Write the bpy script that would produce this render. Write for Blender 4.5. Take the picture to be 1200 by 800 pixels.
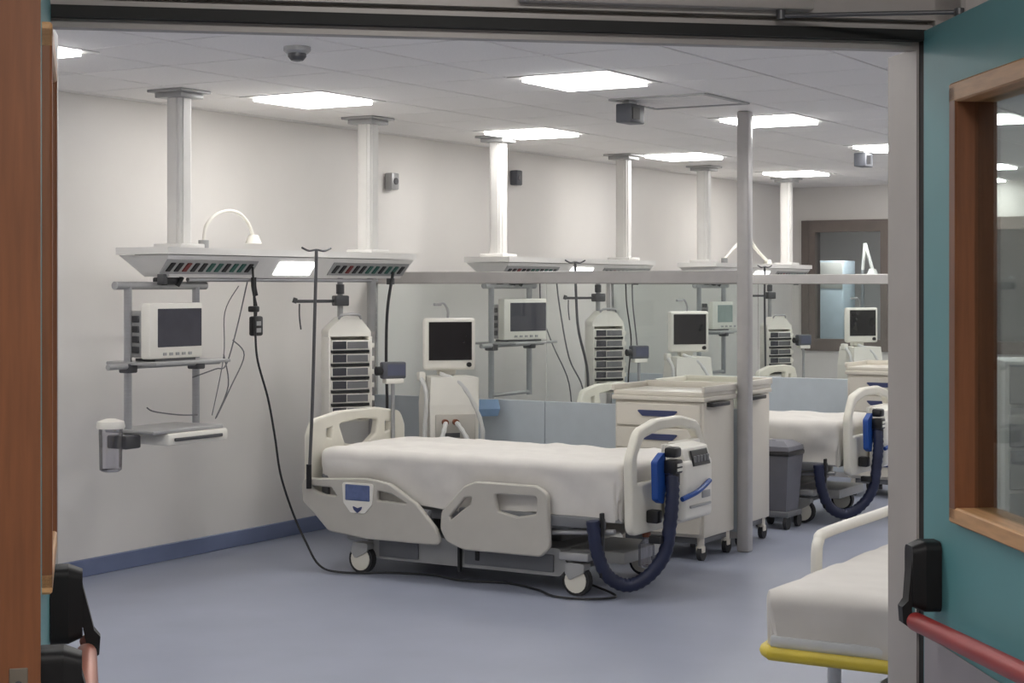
import bpy, bmesh, math, random
from mathutils import Vector, Matrix, noise
random.seed(7)
R = math.radians
for o in list(bpy.data.objects): bpy.data.objects.remove(o)
SC = bpy.context.scene
COL = SC.collection

# ------------------------------------------------------------------ camera, world, exposure
# Room frame: X = out from the headwall, Y = along the headwall, Z up.  The doorway stands at an angle to it.
YAW = 30.96
CAM = (7.073, -6.876, 1.65)
cd = bpy.data.cameras.new('camera'); cam = bpy.data.objects.new('camera', cd); COL.objects.link(cam)
cam.location = CAM; cam.rotation_euler = (R(90), 0, R(YAW))
cd.sensor_width = 36; cd.lens = 60.0; cd.shift_y = -65/1200; cd.clip_start = .05; cd.clip_end = 60
SC.camera = cam
w = bpy.data.worlds.new('world'); SC.world = w; w.use_nodes = True
w.node_tree.nodes['Background'].inputs[0].default_value = (.55, .6, .7, 1)
w.node_tree.nodes['Background'].inputs[1].default_value = .05
SC.view_settings.view_transform = 'Standard'; SC.view_settings.look = 'None'
SC.view_settings.gamma = 1; SC.view_settings.exposure = 1.0
try: SC.view_settings.use_curve_mapping = False
except Exception: pass
PANEL_LIGHT = 8.4
CORRIDOR_LIGHT = 24.0

# ------------------------------------------------------------------ helpers
def lin(c):
    c /= 255.0
    return c/12.92 if c <= .04045 else ((c+.055)/1.055)**2.4
def rgb(r, g, b): return (lin(r), lin(g), lin(b), 1)
MATS = {}
def mat(name, col, rough=.5, metal=0.0, var=.06, scale=8.0, bump=0.0, stretch=None, emit=0.0, emit_col=None, spec=.5):
    m = bpy.data.materials.new(name); m.use_nodes = True; nt = m.node_tree; b = nt.nodes['Principled BSDF']
    b.inputs['Roughness'].default_value = rough; b.inputs['Metallic'].default_value = metal
    b.inputs['Specular IOR Level'].default_value = spec
    tc = nt.nodes.new('ShaderNodeTexCoord'); mp = nt.nodes.new('ShaderNodeMapping'); nz = nt.nodes.new('ShaderNodeTexNoise')
    nt.links.new(tc.outputs['Object'], mp.inputs[0]); nt.links.new(mp.outputs[0], nz.inputs['Vector'])
    if stretch: mp.inputs['Scale'].default_value = stretch
    nz.inputs['Scale'].default_value = scale; nz.inputs['Detail'].default_value = 4
    rp = nt.nodes.new('ShaderNodeValToRGB')
    a = tuple(max(0, c*(1-var)) for c in col[:3])+(1,); z = tuple(min(1, c*(1+var)) for c in col[:3])+(1,)
    rp.color_ramp.elements[0].position = .3; rp.color_ramp.elements[1].position = .7
    rp.color_ramp.elements[0].color = a; rp.color_ramp.elements[1].color = z
    nt.links.new(nz.outputs['Fac'], rp.inputs[0]); nt.links.new(rp.outputs[0], b.inputs['Base Color'])
    if bump:
        bp = nt.nodes.new('ShaderNodeBump'); bp.inputs['Strength'].default_value = bump; bp.inputs['Distance'].default_value = .004
        nt.links.new(nz.outputs['Fac'], bp.inputs['Height']); nt.links.new(bp.outputs[0], b.inputs['Normal'])
    if emit:
        b.inputs['Emission Color'].default_value = emit_col or col; b.inputs['Emission Strength'].default_value = emit
    MATS[name] = m; return m
def glass(name, tint, ior=1.5, gain=1.0, base=0.0):
    m = bpy.data.materials.new(name); m.use_nodes = True; nt = m.node_tree; nt.nodes.clear()
    out = nt.nodes.new('ShaderNodeOutputMaterial'); mx = nt.nodes.new('ShaderNodeMixShader')
    tr = nt.nodes.new('ShaderNodeBsdfTransparent'); gl = nt.nodes.new('ShaderNodeBsdfGlossy'); fr = nt.nodes.new('ShaderNodeFresnel')
    fr.inputs[0].default_value = ior; gl.inputs['Roughness'].default_value = .02
    nz = nt.nodes.new('ShaderNodeTexNoise'); nz.inputs['Scale'].default_value = 3
    rp = nt.nodes.new('ShaderNodeValToRGB'); rp.color_ramp.elements[0].color = tuple(c*.98 for c in tint[:3])+(1,); rp.color_ramp.elements[1].color = tint
    nt.links.new(nz.outputs['Fac'], rp.inputs[0]); nt.links.new(rp.outputs[0], tr.inputs[0])
    ma = nt.nodes.new('ShaderNodeMath'); ma.operation = 'MULTIPLY_ADD'; ma.use_clamp = True
    ma.inputs[1].default_value = gain; ma.inputs[2].default_value = base
    nt.links.new(fr.outputs[0], ma.inputs[0]); nt.links.new(ma.outputs[0], mx.inputs[0])
    nt.links.new(tr.outputs[0], mx.inputs[1]); nt.links.new(gl.outputs[0], mx.inputs[2]); nt.links.new(mx.outputs[0], out.inputs[0])
    MATS[name] = m; return m

mat('wall_paint', rgb(230, 226, 221), .42, var=.015, scale=2.5, bump=.03)
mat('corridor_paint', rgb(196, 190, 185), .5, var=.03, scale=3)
mat('ceiling_tile', rgb(246, 243, 240), .85, var=.03, scale=90, bump=.15)
mat('ceiling_gap', rgb(60, 58, 58), .9)
mat('vinyl_floor', rgb(147, 152, 168), .38, var=.05, scale=2.2, bump=.02)
mat('vinyl_skirting', rgb(112, 122, 152), .4, var=.05)
mat('light_diffuser', rgb(255, 252, 246), .6, emit=PANEL_LIGHT, emit_col=(1, .985, .962, 1), var=.01)
mat('corridor_diffuser', rgb(255, 252, 246), .6, emit=CORRIDOR_LIGHT, emit_col=(1, .97, .93, 1), var=.01)
mat('side_diffuser', rgb(255, 252, 246), .6, emit=12.0, emit_col=(.97, .99, 1, 1), var=.01)
mat('beam_lamp', rgb(255, 255, 255), .6, emit=3.5, emit_col=(1, 1, 1, 1), var=.01)
mat('white_metal', rgb(230, 228, 224), .35, var=.03)
mat('grey_metal', rgb(168, 168, 168), .35, .3, var=.05)
mat('aluminium', rgb(176, 177, 180), .32, .75, var=.05, stretch=(1, 1, 12))
mat('dark_metal', rgb(92, 92, 94), .4, .5)
mat('chrome', rgb(200, 200, 200), .15, 1)
mat('white_plastic', rgb(232, 229, 220), .4, var=.02)
mat('bed_plastic', rgb(222, 218, 205), .38, var=.03)
mat('bed_panel', rgb(186, 182, 173), .4, var=.03)
mat('cream_cart', rgb(216, 210, 198), .35, var=.02)
mat('bed_frame', rgb(168, 168, 166), .45, .2)
mat('bed_under', rgb(118, 119, 122), .5, .2)
mat('black_plastic', rgb(24, 24, 26), .38)
mat('satin_black', rgb(24, 23, 24), .5, spec=.25)
mat('rubber', rgb(44, 44, 46), .7)
mat('screen_dark', rgb(34, 32, 34), .12, var=.1)
mat('screen_grey', rgb(70, 70, 78), .15, var=.1)
mat('screen_pale', rgb(150, 164, 160), .3, var=.1)
mat('blue_panel', rgb(92, 106, 146), .35, var=.12, scale=30)
mat('pump_display', rgb(58, 58, 64), .3)
mat('device_screen', rgb(84, 88, 108), .3)
mat('blue_plastic', rgb(30, 74, 150), .4)
mat('navy_handle', rgb(58, 66, 104), .4)
mat('navy_hose', rgb(34, 40, 66), .5, var=.2)
mat('brown_cap', rgb(120, 66, 40), .5)
mat('linen', rgb(216, 212, 206), .85, var=.03, scale=12, bump=.08)
mat('stretcher_linen', rgb(206, 202, 196), .8, var=.03, scale=9, bump=.1)
mat('partition_panel', rgb(192, 200, 206), .3, var=.03)
mat('partition_frame', rgb(182, 179, 177), .35, .15)
glass('partition_glass', (.955, .978, .972, 1), 1.45, .8)
glass('door_glass', (.80, .82, .80, 1), 1.5, .25, .02)
glass('window_glass', (.92, .95, .96, 1), 1.5, .6)
glass('clear_plastic', (.86, .86, .9, 1), 1.4, .8, .10)
mat('door_teal', rgb(94, 150, 154), .45, var=.03)
mat('door_wood', rgb(118, 72, 43), .45, var=.14, scale=6, stretch=(18, 18, 1.2))
mat('door_wood_pale', rgb(196, 150, 104), .45, var=.14, scale=6, stretch=(2, 18, 18))
mat('kick_plate', rgb(158, 150, 150), .35, .3, var=.05)
mat('frame_grey', rgb(174, 168, 163), .42, .1, var=.03)
mat('gasket', rgb(18, 18, 16), .6)
mat('bar_red', rgb(150, 42, 40), .42, .1, var=.1)
mat('bar_copper', rgb(186, 120, 100), .3, .4, var=.1)
mat('latch_steel', rgb(150, 140, 126), .35, .7, var=.15)
mat('bin_grey', rgb(112, 112, 120), .5)
mat('bin_bag', rgb(40, 40, 44), .3)
mat('yellow_bumper', rgb(206, 184, 60), .4, var=.06)
mat('stretcher_frame', rgb(206, 208, 210), .35, .2)
mat('window_frame', rgb(122, 112, 106), .45, .1)
mat('pale_blue', rgb(212, 224, 230), .5)
mat('tube_clear', rgb(206, 206, 204), .3)
mat('cable_black', rgb(36, 36, 38), .5)
mat('cable_grey', rgb(112, 112, 114), .5)
mat('box_grey', rgb(84, 86, 92), .4)
mat('outlet_red', rgb(120, 40, 40), .4); mat('outlet_green', rgb(40, 90, 80), .4); mat('outlet_black', rgb(26, 26, 30), .4)
mat('glove_blue', rgb(142, 172, 206), .5)

class MB:
    def __init__(s): s.bm = bmesh.new()
    def box(s, x0, x1, y0, y1, z0, z1, r=0.0, seg=2, M=None):
        g = bmesh.ops.create_cube(s.bm, size=1)
        vs = g['verts']
        bmesh.ops.scale(s.bm, vec=(abs(x1-x0), abs(y1-y0), abs(z1-z0)), verts=vs)
        bmesh.ops.translate(s.bm, vec=((x0+x1)/2, (y0+y1)/2, (z0+z1)/2), verts=vs)
        if r:
            es = list({e for v in vs for e in v.link_edges})
            n0 = set(s.bm.verts)-set(vs)
            bmesh.ops.bevel(s.bm, geom=es, offset=r, segments=seg, affect='EDGES', profile=.5)
            vs = [v for v in s.bm.verts if v not in n0]
        if M: bmesh.ops.transform(s.bm, matrix=M, verts=vs)
        return s
    def cyl(s, p0, p1, r0, r1=None, n=14, caps=True):
        p0 = Vector(p0); p1 = Vector(p1); d = p1-p0; r1 = r0 if r1 is None else r1
        q = d.to_track_quat('Z', 'Y')
        a = [s.bm.verts.new(p0+q @ Vector((r0*math.cos(t), r0*math.sin(t), 0))) for t in (2*math.pi*i/n for i in range(n))]
        b = [s.bm.verts.new(p1+q @ Vector((r1*math.cos(t), r1*math.sin(t), 0))) for t in (2*math.pi*i/n for i in range(n))]
        for i in range(n): s.bm.faces.new((a[i], a[(i+1) % n], b[(i+1) % n], b[i]))
        if caps: s.bm.faces.new(a[::-1]); s.bm.faces.new(b)
        return s
    def tube(s, pts, r, n=8, sub=6, ripple=0.0):
        P = [Vector(p) for p in pts]; out = []
        for i in range(len(P)-1):
            a, b, c, d = P[max(i-1, 0)], P[i], P[i+1], P[min(i+2, len(P)-1)]
            for k in range(sub):
                t = k/sub
                out.append(.5*((2*b)+(c-a)*t+(2*a-5*b+4*c-d)*t*t+(3*b-a-3*c+d)*t**3))
        out.append(P[-1]); prev = None; up = Vector((.31, .17, .93))
        for i, p in enumerate(out):
            tg = (out[min(i+1, len(out)-1)]-out[max(i-1, 0)]).normalized()
            nx = (up-tg*up.dot(tg)).normalized(); up = nx; ny = tg.cross(nx)
            rr = r*(1+ripple*(1 if i % 2 else -1))
            ring = [s.bm.verts.new(p+rr*(math.cos(2*math.pi*k/n)*nx+math.sin(2*math.pi*k/n)*ny)) for k in range(n)]
            if prev:
                for k in range(n): s.bm.faces.new((prev[k], prev[(k+1) % n], ring[(k+1) % n], ring[k]))
            else: s.bm.faces.new(ring[::-1])
            prev = ring
        s.bm.faces.new(prev); return s
    def prism(s, poly, a, b, axis='y', shrink=None):
        """poly in the plane across `axis`, extruded a..b along it; shrink: second-end points"""
        def put(p, t):
            return {'y': (p[0], t, p[1]), 'x': (t, p[0], p[1]), 'z': (p[0], p[1], t)}[axis]
        A = [s.bm.verts.new(put(p, a)) for p in poly]; B = [s.bm.verts.new(put(p, b)) for p in (shrink or poly)]
        n = len(poly)
        for i in range(n): s.bm.faces.new((A[i], A[(i+1) % n], B[(i+1) % n], B[i]))
        s.bm.faces.new(A[::-1]); s.bm.faces.new(B); return s
    def lathe(s, prof, c=(0, 0, 0), n=20):
        rings = []
        for r, z in prof:
            rings.append([s.bm.verts.new((c[0]+r*math.cos(2*math.pi*k/n), c[1]+r*math.sin(2*math.pi*k/n), c[2]+z)) for k in range(n)])
        for A, B in zip(rings, rings[1:]):
            for k in range(n): s.bm.faces.new((A[k], A[(k+1) % n], B[(k+1) % n], B[k]))
        s.bm.faces.new(rings[0][::-1]); s.bm.faces.new(rings[-1]); return s
    def loft(s, rings):
        V = [[s.bm.verts.new(p) for p in r] for r in rings]; n = len(V[0])
        for A, B in zip(V, V[1:]):
            for k in range(n): s.bm.faces.new((A[k], A[(k+1) % n], B[(k+1) % n], B[k]))
        s.bm.faces.new(V[0][::-1]); s.bm.faces.new(V[-1]); return s
    def build(s, name, m, parent=None, smooth=True, loc=None, rotz=0, each=False):
        bmesh.ops.recalc_face_normals(s.bm, faces=s.bm.faces[:])
        if each:                                    # every loose piece becomes a part of its own
            left = set(s.bm.verts); res = []
            while left:
                st_ = [left.pop()]; isl = set(st_)
                while st_:
                    for e in st_.pop().link_edges:
                        for q in e.verts:
                            if q in left: left.discard(q); isl.add(q); st_.append(q)
                vs = sorted(isl, key=lambda q: q.index); ix = {q: i for i, q in enumerate(vs)}
                fs = [tuple(ix[q] for q in f.verts) for f in s.bm.faces if f.verts[0] in isl]
                me = bpy.data.meshes.new(name); me.from_pydata([tuple(q.co) for q in vs], [], fs)
                res.append(link(name, me, m, parent, smooth, loc, rotz))
            s.bm.free(); return res
        me = bpy.data.meshes.new(name); s.bm.to_mesh(me); s.bm.free()
        return link(name, me, m, parent, smooth, loc, rotz)
def link(name, me, m, parent=None, smooth=True, loc=None, rotz=0):
    if m and not me.materials: me.materials.append(MATS[m])
    if smooth:
        for p in me.polygons: p.use_smooth = True
        try: me.set_sharp_from_angle(angle=R(38))
        except Exception: pass
    o = bpy.data.objects.new(name, me); COL.objects.link(o)
    if parent: o.parent = parent
    if loc: o.location = loc
    if rotz: o.rotation_euler.z = rotz
    return o
def tag(o, label=None, cat=None, group=None, kind=None):
    if label: o['label'] = label
    if cat: o['category'] = cat
    if group: o['group'] = group
    if kind: o['kind'] = kind
    return o
def thing(name, label, cat, loc=(0, 0, 0), rotz=0, group=None):
    o = bpy.data.objects.new(name, None); COL.objects.link(o); o.empty_display_size = .1
    o.location = loc; o.rotation_euler.z = rotz
    return tag(o, label, cat, group)
def dup(o, label=None, loc=None, rotz=None, parent=None, group=None):
    c = o.copy(); COL.objects.link(c)
    if parent: c.parent = parent
    if loc is not None: c.location = loc
    if rotz is not None: c.rotation_euler.z = rotz
    if label: c['label'] = label
    if group: c['group'] = group
    for ch in list(o.children): dup(ch, parent=c)
    return c
def rounded(poly, r, n=5):
    out = []; N = len(poly)
    rs = r if isinstance(r, (list, tuple)) else [r]*N
    for i in range(N):
        p = Vector(poly[i]); a = Vector(poly[i-1])-p; b = Vector(poly[(i+1) % N])-p
        la, lb = a.length, b.length; a.normalize(); b.normalize()
        ang = a.angle(b); t = min(rs[i]/max(math.tan(ang/2), 1e-4), la*.48, lb*.48)
        if rs[i] <= 0: out.append(tuple(p)); continue
        s0, s1 = p+a*t, p+b*t
        for k in range(n+1):
            u = k/n; out.append(tuple((1-u)**2*s0+2*u*(1-u)*p+u*u*s1))
    return out
def plate(name, outline, holes, thick, bev, m, parent, M, smooth=True):
    """flat panel with holes, drawn in a 2D plane, thickened, then placed by M"""
    cu = bpy.data.curves.new(name, 'CURVE'); cu.dimensions = '2D'; cu.fill_mode = 'BOTH'
    cu.extrude = thick/2-bev; cu.bevel_depth = bev; cu.bevel_resolution = 2
    for loop in [outline]+list(holes):
        sp = cu.splines.new('POLY'); sp.points.add(len(loop)-1); sp.use_cyclic_u = True
        for q, p in zip(sp.points, loop): q.co = (p[0], p[1], 0, 1)
    t = bpy.data.objects.new('tmp', cu); COL.objects.link(t)
    bpy.context.view_layer.update()
    me = bpy.data.meshes.new_from_object(t.evaluated_get(bpy.context.evaluated_depsgraph_get()))
    bpy.data.objects.remove(t); bpy.data.curves.remove(cu)
    me.name = name; me.materials.clear(); me.transform(M)
    return link(name, me, m, parent, smooth)
XZ = Matrix.Rotation(R(90), 4, 'X')                 # (x, y) of the drawing -> (x, z)
YZ = Matrix.Rotation(R(90), 4, 'Z') @ XZ            # (x, y) of the drawing -> (y, z)
T = Matrix.Translation
ca, sa = math.cos(R(YAW)), math.sin(R(YAW))
def door_frame_point(xc, d):                         # metres right of / ahead of where the photographer stands -> room
    return (CAM[0]+ca*xc-sa*d, CAM[1]+sa*xc+ca*d)

# ------------------------------------------------------------------ ward shell
ZC = 2.737
Y0, Y1, X1 = -8.2, 10.95, 9.2
PX, PY = door_frame_point(-.0115, 2.96)               # middle of the doorway
DANG = R(YAW)+math.atan2(.184, .983)
ex = Vector((math.cos(DANG), math.sin(DANG), 0)); ey = Vector((-ex.y, ex.x, 0))
def dw(x, y, z=0): return Vector((PX, PY, 0))+ex*x+ey*y+Vector((0, 0, z))
DM = T((PX, PY, 0)) @ Matrix.Rotation(DANG, 4, 'Z')

b = MB(); b.box(-.15, X1+3, Y0-8, Y1+.1, -.1, 0)
tag(b.build('floor', 'vinyl_floor', smooth=False), 'blue-grey vinyl ward floor', kind='structure')
b = MB(); b.box(-.15, 0, Y0, Y1+.12, 0, ZC+.03)
tag(b.build('wall_left', 'wall_paint', smooth=False), 'pale wall behind the bed heads', kind='structure')
b = MB(); b.box(X1, X1+.15, Y0, Y1+.12, 0, ZC+.03)
tag(b.build('wall_right', 'wall_paint', smooth=False), 'pale wall opposite the bed heads', kind='structure')
WX0, WX1, WZ0, WZ1 = .12, 3.4, .94, 2.37
b = MB()
b.box(-1.6, WX0, Y1, Y1+.12, 0, ZC+.03).box(WX1, X1, Y1, Y1+.12, 0, ZC+.03).box(WX0, WX1, Y1, Y1+.12, 0, WZ0).box(WX0, WX1, Y1, Y1+.12, WZ1, ZC+.03)
tag(b.build('wall_back', 'wall_paint', smooth=False), 'pale end wall with an internal window', kind='structure')
# front wall stands at an angle; it carries the double doorway
b = MB()
OW, OH = .80, 2.135
b.box(-7.2, -OW, .02, .14, 0, ZC+.03, M=DM).box(OW, .85, .02, .14, 0, ZC+.03, M=DM).box(2.5, 5.0, .02, .14, 0, ZC+.03, M=DM).box(.85, 2.5, .02, .14, 0, .8, M=DM).box(.85, 2.5, .02, .14, 2.12, ZC+.03, M=DM).box(-OW, OW, .02, .14, OH, ZC+.03, M=DM)
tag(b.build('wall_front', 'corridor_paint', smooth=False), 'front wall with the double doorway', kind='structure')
b = MB(); b.box(0, .02, Y0, Y1, 0, .10, r=.004, seg=1)
tag(b.build('baseboard_left', 'vinyl_skirting', smooth=False), 'blue vinyl skirting along the headwall', kind='structure')
b = MB(); b.box(0, X1, Y1-.02, Y1, 0, .10)
tag(b.build('baseboard_back', 'vinyl_skirting', smooth=False), 'blue vinyl skirting on the end wall', kind='structure')

# ceiling: recessed slab and laid-in tiles
CX, CY, OX, OY = .60, .63, .67, .735
LIGHTS = [(i, j) for i in (0, 3, 6, 9) for j in (-8, -4, 0, 4, 8, 12) if (i, j) not in ((6, 0), (6, 4))]+[(5, 5)]+[(2, 15), (5, 15), (8, 15)]  # panels out of view are added to light the near floor and end wall
b = MB(); b.box(-.15, X1+.15, Y0, Y1+.12, ZC+.02, ZC+.12)
ceil = tag(b.build('ceiling', 'ceiling_gap', smooth=False), 'suspended ceiling of square tiles', kind='structure')
def in_ward(x, y): return (Vector((x-PX, y-PY, 0))).dot(ey) > .45
VENT = {(3, 2), (3, 3)}
tile_me = None; far = MB(); ntile = 0
def to_cam(x, y):
    dx, dy = x-CAM[0], y-CAM[1]; return (ca*dx+sa*dy, -sa*dx+ca*dy)
for i in range(-2, 15):
    for j in range(-14, 17):
        x0, y0 = OX+i*CX, OY+j*CY
        xa, xb, ya, yb = max(x0, 0)+.007, min(x0+CX, X1)-.007, max(y0, Y0)+.007, min(y0+CY, Y1)-.007
        if xb-xa < .05 or yb-ya < .05 or (i, j) in LIGHTS: continue
        xm, ym = x0+CX/2, y0+CY/2
        if not in_ward(xm, ym): continue
        u, d = to_cam(xm, ym); px = 600+2000*u/d; py = 335-2000*(ZC-1.65)/d
        full = xb-xa > .58 and yb-ya > .61
        seen = 20 < px < 1090 and 0 < py
        if seen and full:
            if tile_me is None:
                m_ = MB(); m_.box(-CX/2+.007, CX/2-.007, -CY/2+.007, CY/2-.007, 0, .018, r=.003, seg=1)
                o = m_.build('ceiling_tile', 'ceiling_tile', ceil, smooth=False, loc=(xm, ym, ZC)); tile_me = o.data
            else: link('ceiling_tile', tile_me, None, ceil, smooth=False, loc=(xm, ym, ZC))
            ntile += 1
        elif seen:
            m_ = MB(); m_.box(xa-xm, xb-xm, ya-ym, yb-ym, 0, .018); m_.build('ceiling_tile', 'ceiling_tile', ceil, smooth=False, loc=(xm, ym, ZC)); ntile += 1
        else: far.box(xa, xb, ya, yb, ZC, ZC+.018)
tag(far.build('tile_field', 'ceiling_tile', ceil, smooth=False), kind='stuff')
print('tiles', ntile)

# corridor the photographer stands in
CH = 2.6
def cbox(name, m, x0, x1, y0, y1, z0, z1):
    q = MB(); q.box(x0, x1, y0, y1, z0, z1, M=DM); return tag(q.build(name, m, smooth=False), kind='structure')
cbox('wall_corridor_left', 'corridor_paint', -1.65, -1.5, -5, .02, 0, CH)
cbox('wall_corridor_right', 'corridor_paint', 2.7, 2.85, -5, .02, 0, CH)
cbox('wall_corridor_back', 'corridor_paint', -1.65, 2.85, -5.15, -5, 0, CH)
cbox('ceiling_corridor', 'ceiling_tile', -1.65, 2.85, -5.15, .02, CH, CH+.1)
cbox('floor_corridor', 'vinyl_floor', -1.65, 2.85, -5.15, .02, -.01, .003)

# ------------------------------------------------------------------ ceiling lights
lab = {(0, -4): 'square ceiling light panel cut off by the left door frame', (0, 0): 'glowing ceiling panel above the first service beam between its two columns',
       (3, 0): 'largest glowing ceiling panel, above the middle of the near bed', (0, 4): 'glowing ceiling panel just above the third column from the left',
       (0, 8): 'glowing ceiling panel above the fifth column, left of the tall partition post', (3, 4): 'glowing ceiling panel crossed by the tall partition post',
       (3, 8): 'glowing ceiling panel beside the right door jamb, above a small grey box', (5, 5): 'ceiling light panel seen high in the glass of the teal door', (2, 15): 'small far ceiling light seen lowest in the glass of the teal door', (3, 12): 'ceiling light seen in the teal door glass, between two others',
       (0, 12): 'farthest glowing ceiling panel, above the sixth column'}
L0 = None
for (i, j) in LIGHTS:
    xm, ym = OX+i*CX+CX/2, OY+j*CY+CY/2
    if not in_ward(xm, ym): continue
    if (i, j) == (0, -4): xm, ym = xm+.08, ym+.10
    l = lab.get((i, j), 'added square ceiling light panel in row %s of the ward, out of the doorway view' % ('ABCDEFGH'[(j+9)//4] + str(i//3+1)))
    if L0 is None:
        L0 = thing('ceiling_light', l, 'ceiling light', (xm, ym, ZC), 0, 'square light panels in the ward ceiling')
        q = MB()
        for (a, c, e, f) in ((-.297, .297, -.312, -.250), (-.297, .297, .250, .312), (-.297, -.236, -.250, .250), (.236, .297, -.250, .250)): q.box(a, c, e, f, -.004, .018)
        q.build('frame', 'white_metal', L0, smooth=False)
        q = MB(); q.box(-.238, .238, -.252, .252, -.022, .012); q.build('diffuser', 'light_diffuser', L0, smooth=False)
    else: dup(L0, l, (xm, ym, ZC))
cl = thing('ceiling_light', 'square ceiling light over the corridor outside the doors', 'ceiling light', dw(0, -2.2, CH))
q = MB(); q.box(-.3, .3, -.3, .3, -.03, 0, r=.005); q.build('frame', 'white_metal', cl)
q = MB(); q.box(-.27, .27, -.27, .27, -.034, -.0305); q.build('diffuser', 'corridor_diffuser', cl, smooth=False)

# ------------------------------------------------------------------ doorway frame and doors
q = MB()
for s in (-1, 1):
    xi = .768 if s > 0 else .763
    q.box(s*xi, s*.80, .02, .15, 0, 2.084, M=DM)
q.box(-.80, .80, .02, .05, 2.081, 2.135, M=DM)
q.box(-.83, .83, -.002, .02, 2.115, 2.124, M=DM).box(-.84, .84, -.012, .02, 2.131, 2.20, M=DM)
q.box(-.86, -.79, -.012, .02, 0, 2.2, M=DM).box(.79, .849, -.012, .02, 0, 2.2, M=DM)
tag(q.build('trim_1', 'frame_grey', smooth=False), 'grey steel frame around the doorway', kind='structure')
q = MB()
q.box(-.765, .775, -.004, .02, 2.0955, 2.115, M=DM).box(-.79, -.765, -.004, .0199, 0, 2.115, M=DM).box(.773, .795, -.004, .0199, 0, 2.115, M=DM)
tag(q.build('trim_2', 'gasket', smooth=False), 'black rubber seal of the door frame', kind='structure')

LW, LT, ZT = .752, .05, 2.112
def leaf(name, label, origin, direction, side):
    """side -1: hardware on the local -y face, +1: on the +y face.  Local x runs from the hinge to the free edge."""
    ang = math.atan2(direction[1], direction[0])+R(YAW)
    wx0, wx1, wz0, wz1 = .182, .60, 1.252, 1.990
    root = plate(name, [(0, .01), (LW, .01), (LW, ZT), (0, ZT)], [[(wx0, wz0), (wx1, wz0), (wx1, wz1), (wx0, wz1)]], LT-.002, .001, 'door_teal', None,
                 T((0, -side*LT/2, 0)) @ XZ, smooth=False)
    X, Y = door_frame_point(*origin); root.location = (X, Y, 0); root.rotation_euler.z = ang
    tag(root, label, kind='structure')
    f0, f1 = (-LT-.012, .012) if side > 0 else (-.012, LT+.012)
    fw = .028
    for nm, bx, m in (('window_frame', (wx0-.006, wx0+fw, wz0, wz1), 'door_wood'), ('window_frame', (wx1-fw, wx1+.006, wz0, wz1), 'door_wood'),
                      ('window_frame', (wx0-.006, wx1+.006, wz1-fw, wz1+.006), 'door_wood_pale'), ('window_frame', (wx0-.006, wx1+.006, wz0-.006, wz0+fw*.8), 'door_wood_pale')):
        k = MB(); k.box(bx[0], bx[1], f0, f1, bx[2], bx[3], r=.003, seg=1); k.build(nm, m, root, smooth=False)
    k = MB(); ym = -side*LT/2; k.box(wx0+.01, wx1-.01, ym-.003, ym+.003, wz0+.01, wz1-.01); k.build('glass_pane', 'door_glass', root, smooth=False)
    k = MB(); y0, y1 = (0, .002) if side > 0 else (-.002, 0); k.box(.012, LW-.012, y0, y1, .02, 1.02); k.build('kick_plate', 'kick_plate', root, smooth=False)
    k = MB(); y0, y1 = (-LT-.001, .001) if side > 0 else (-.001, LT+.001); k.box(LW-.0005, LW+.007, y0, y1, .01, ZT); k.build('edge_lipping', 'door_wood', root, smooth=False)
    k = MB(); ym = -side*LT/2; k.box(LW+.006, LW+.009, ym-.011, ym+.011, .93, 1.185, r=.001, seg=1); lp = k.build('latch_plate', 'latch_steel', root, smooth=False)
    k = MB(); k.cyl((LW+.009, ym, 1.165), (LW+.011, ym, 1.165), .005).cyl((LW+.009, ym, .95), (LW+.011, ym, .95), .005).box(LW+.009, LW+.014, ym-.008, ym+.008, 1.04, 1.10, r=.002, seg=1); k.build('latch_bolt', 'dark_metal', lp, each=True)
    # push bar: two housings, two lever arms, one bar
    s = side; zc = 1.138; zb = 1.072; so = .056 if s > 0 else .044
    for xh in (.075, LW-.035):
        k = MB(); prof = rounded([(xh-.03, zc-.062), (xh+.03, zc-.062), (xh+.03, zc+.062), (xh-.03, zc+.062)], .016)
        sh = [((p[0]-xh)*.82+xh, (p[1]-zc)*.86+zc) for p in prof]
        k.prism(prof, 0, s*.028, 'y').prism(prof, s*.028, s*.05, 'y', shrink=sh); h = k.build('bar_housing', 'satin_black', root)
        k = MB(); dx = .0
        pts = [(xh-.017, s*.03, zc+.03), (xh+.017, s*.03, zc+.03)]
        k.loft([[(xh-.019, s*.02, zc+.055), (xh+.019, s*.02, zc+.055), (xh+.019, s*.02, zc-.02), (xh-.019, s*.02, zc-.02)],
                [(xh-.019, s*.05, zc+.03), (xh+.019, s*.05, zc+.03), (xh+.019, s*.05, zc-.035), (xh-.019, s*.05, zc-.035)],
                [(xh-.017, s*(so+.012), zb+.024), (xh+.017, s*(so+.012), zb+.024), (xh+.017, s*(so+.006), zb-.026), (xh-.017, s*(so+.006), zb-.026)],
                [(xh-.013, s*(so+.022), zb+.012), (xh+.013, s*(so+.022), zb+.012), (xh+.013, s*(so+.020), zb-.016), (xh-.013, s*(so+.020), zb-.016)]])
        k.build('lever_arm', 'satin_black', h)
        k = MB(); k.cyl((xh-.0175, s*so, zb), (xh-.0215, s*so, zb), .011); k.build('screw_cap', 'chrome', h)
    k = MB(); k.cyl((.095, s*so, zb-.012), (LW-.052, s*so, zb+.016), .0165, n=18); k.build('push_bar', 'bar_red' if side < 0 else 'bar_copper', root)
    return root
d1 = leaf('door_1', 'left door leaf seen on its brown wooden edge', (-.761, 2.82), (.243, -.970), 1)
d2 = leaf('door_2', 'teal right door leaf with a wood-framed window and red push bar', (.747, 3.10), (.0728, -.9973), -1)
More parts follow.
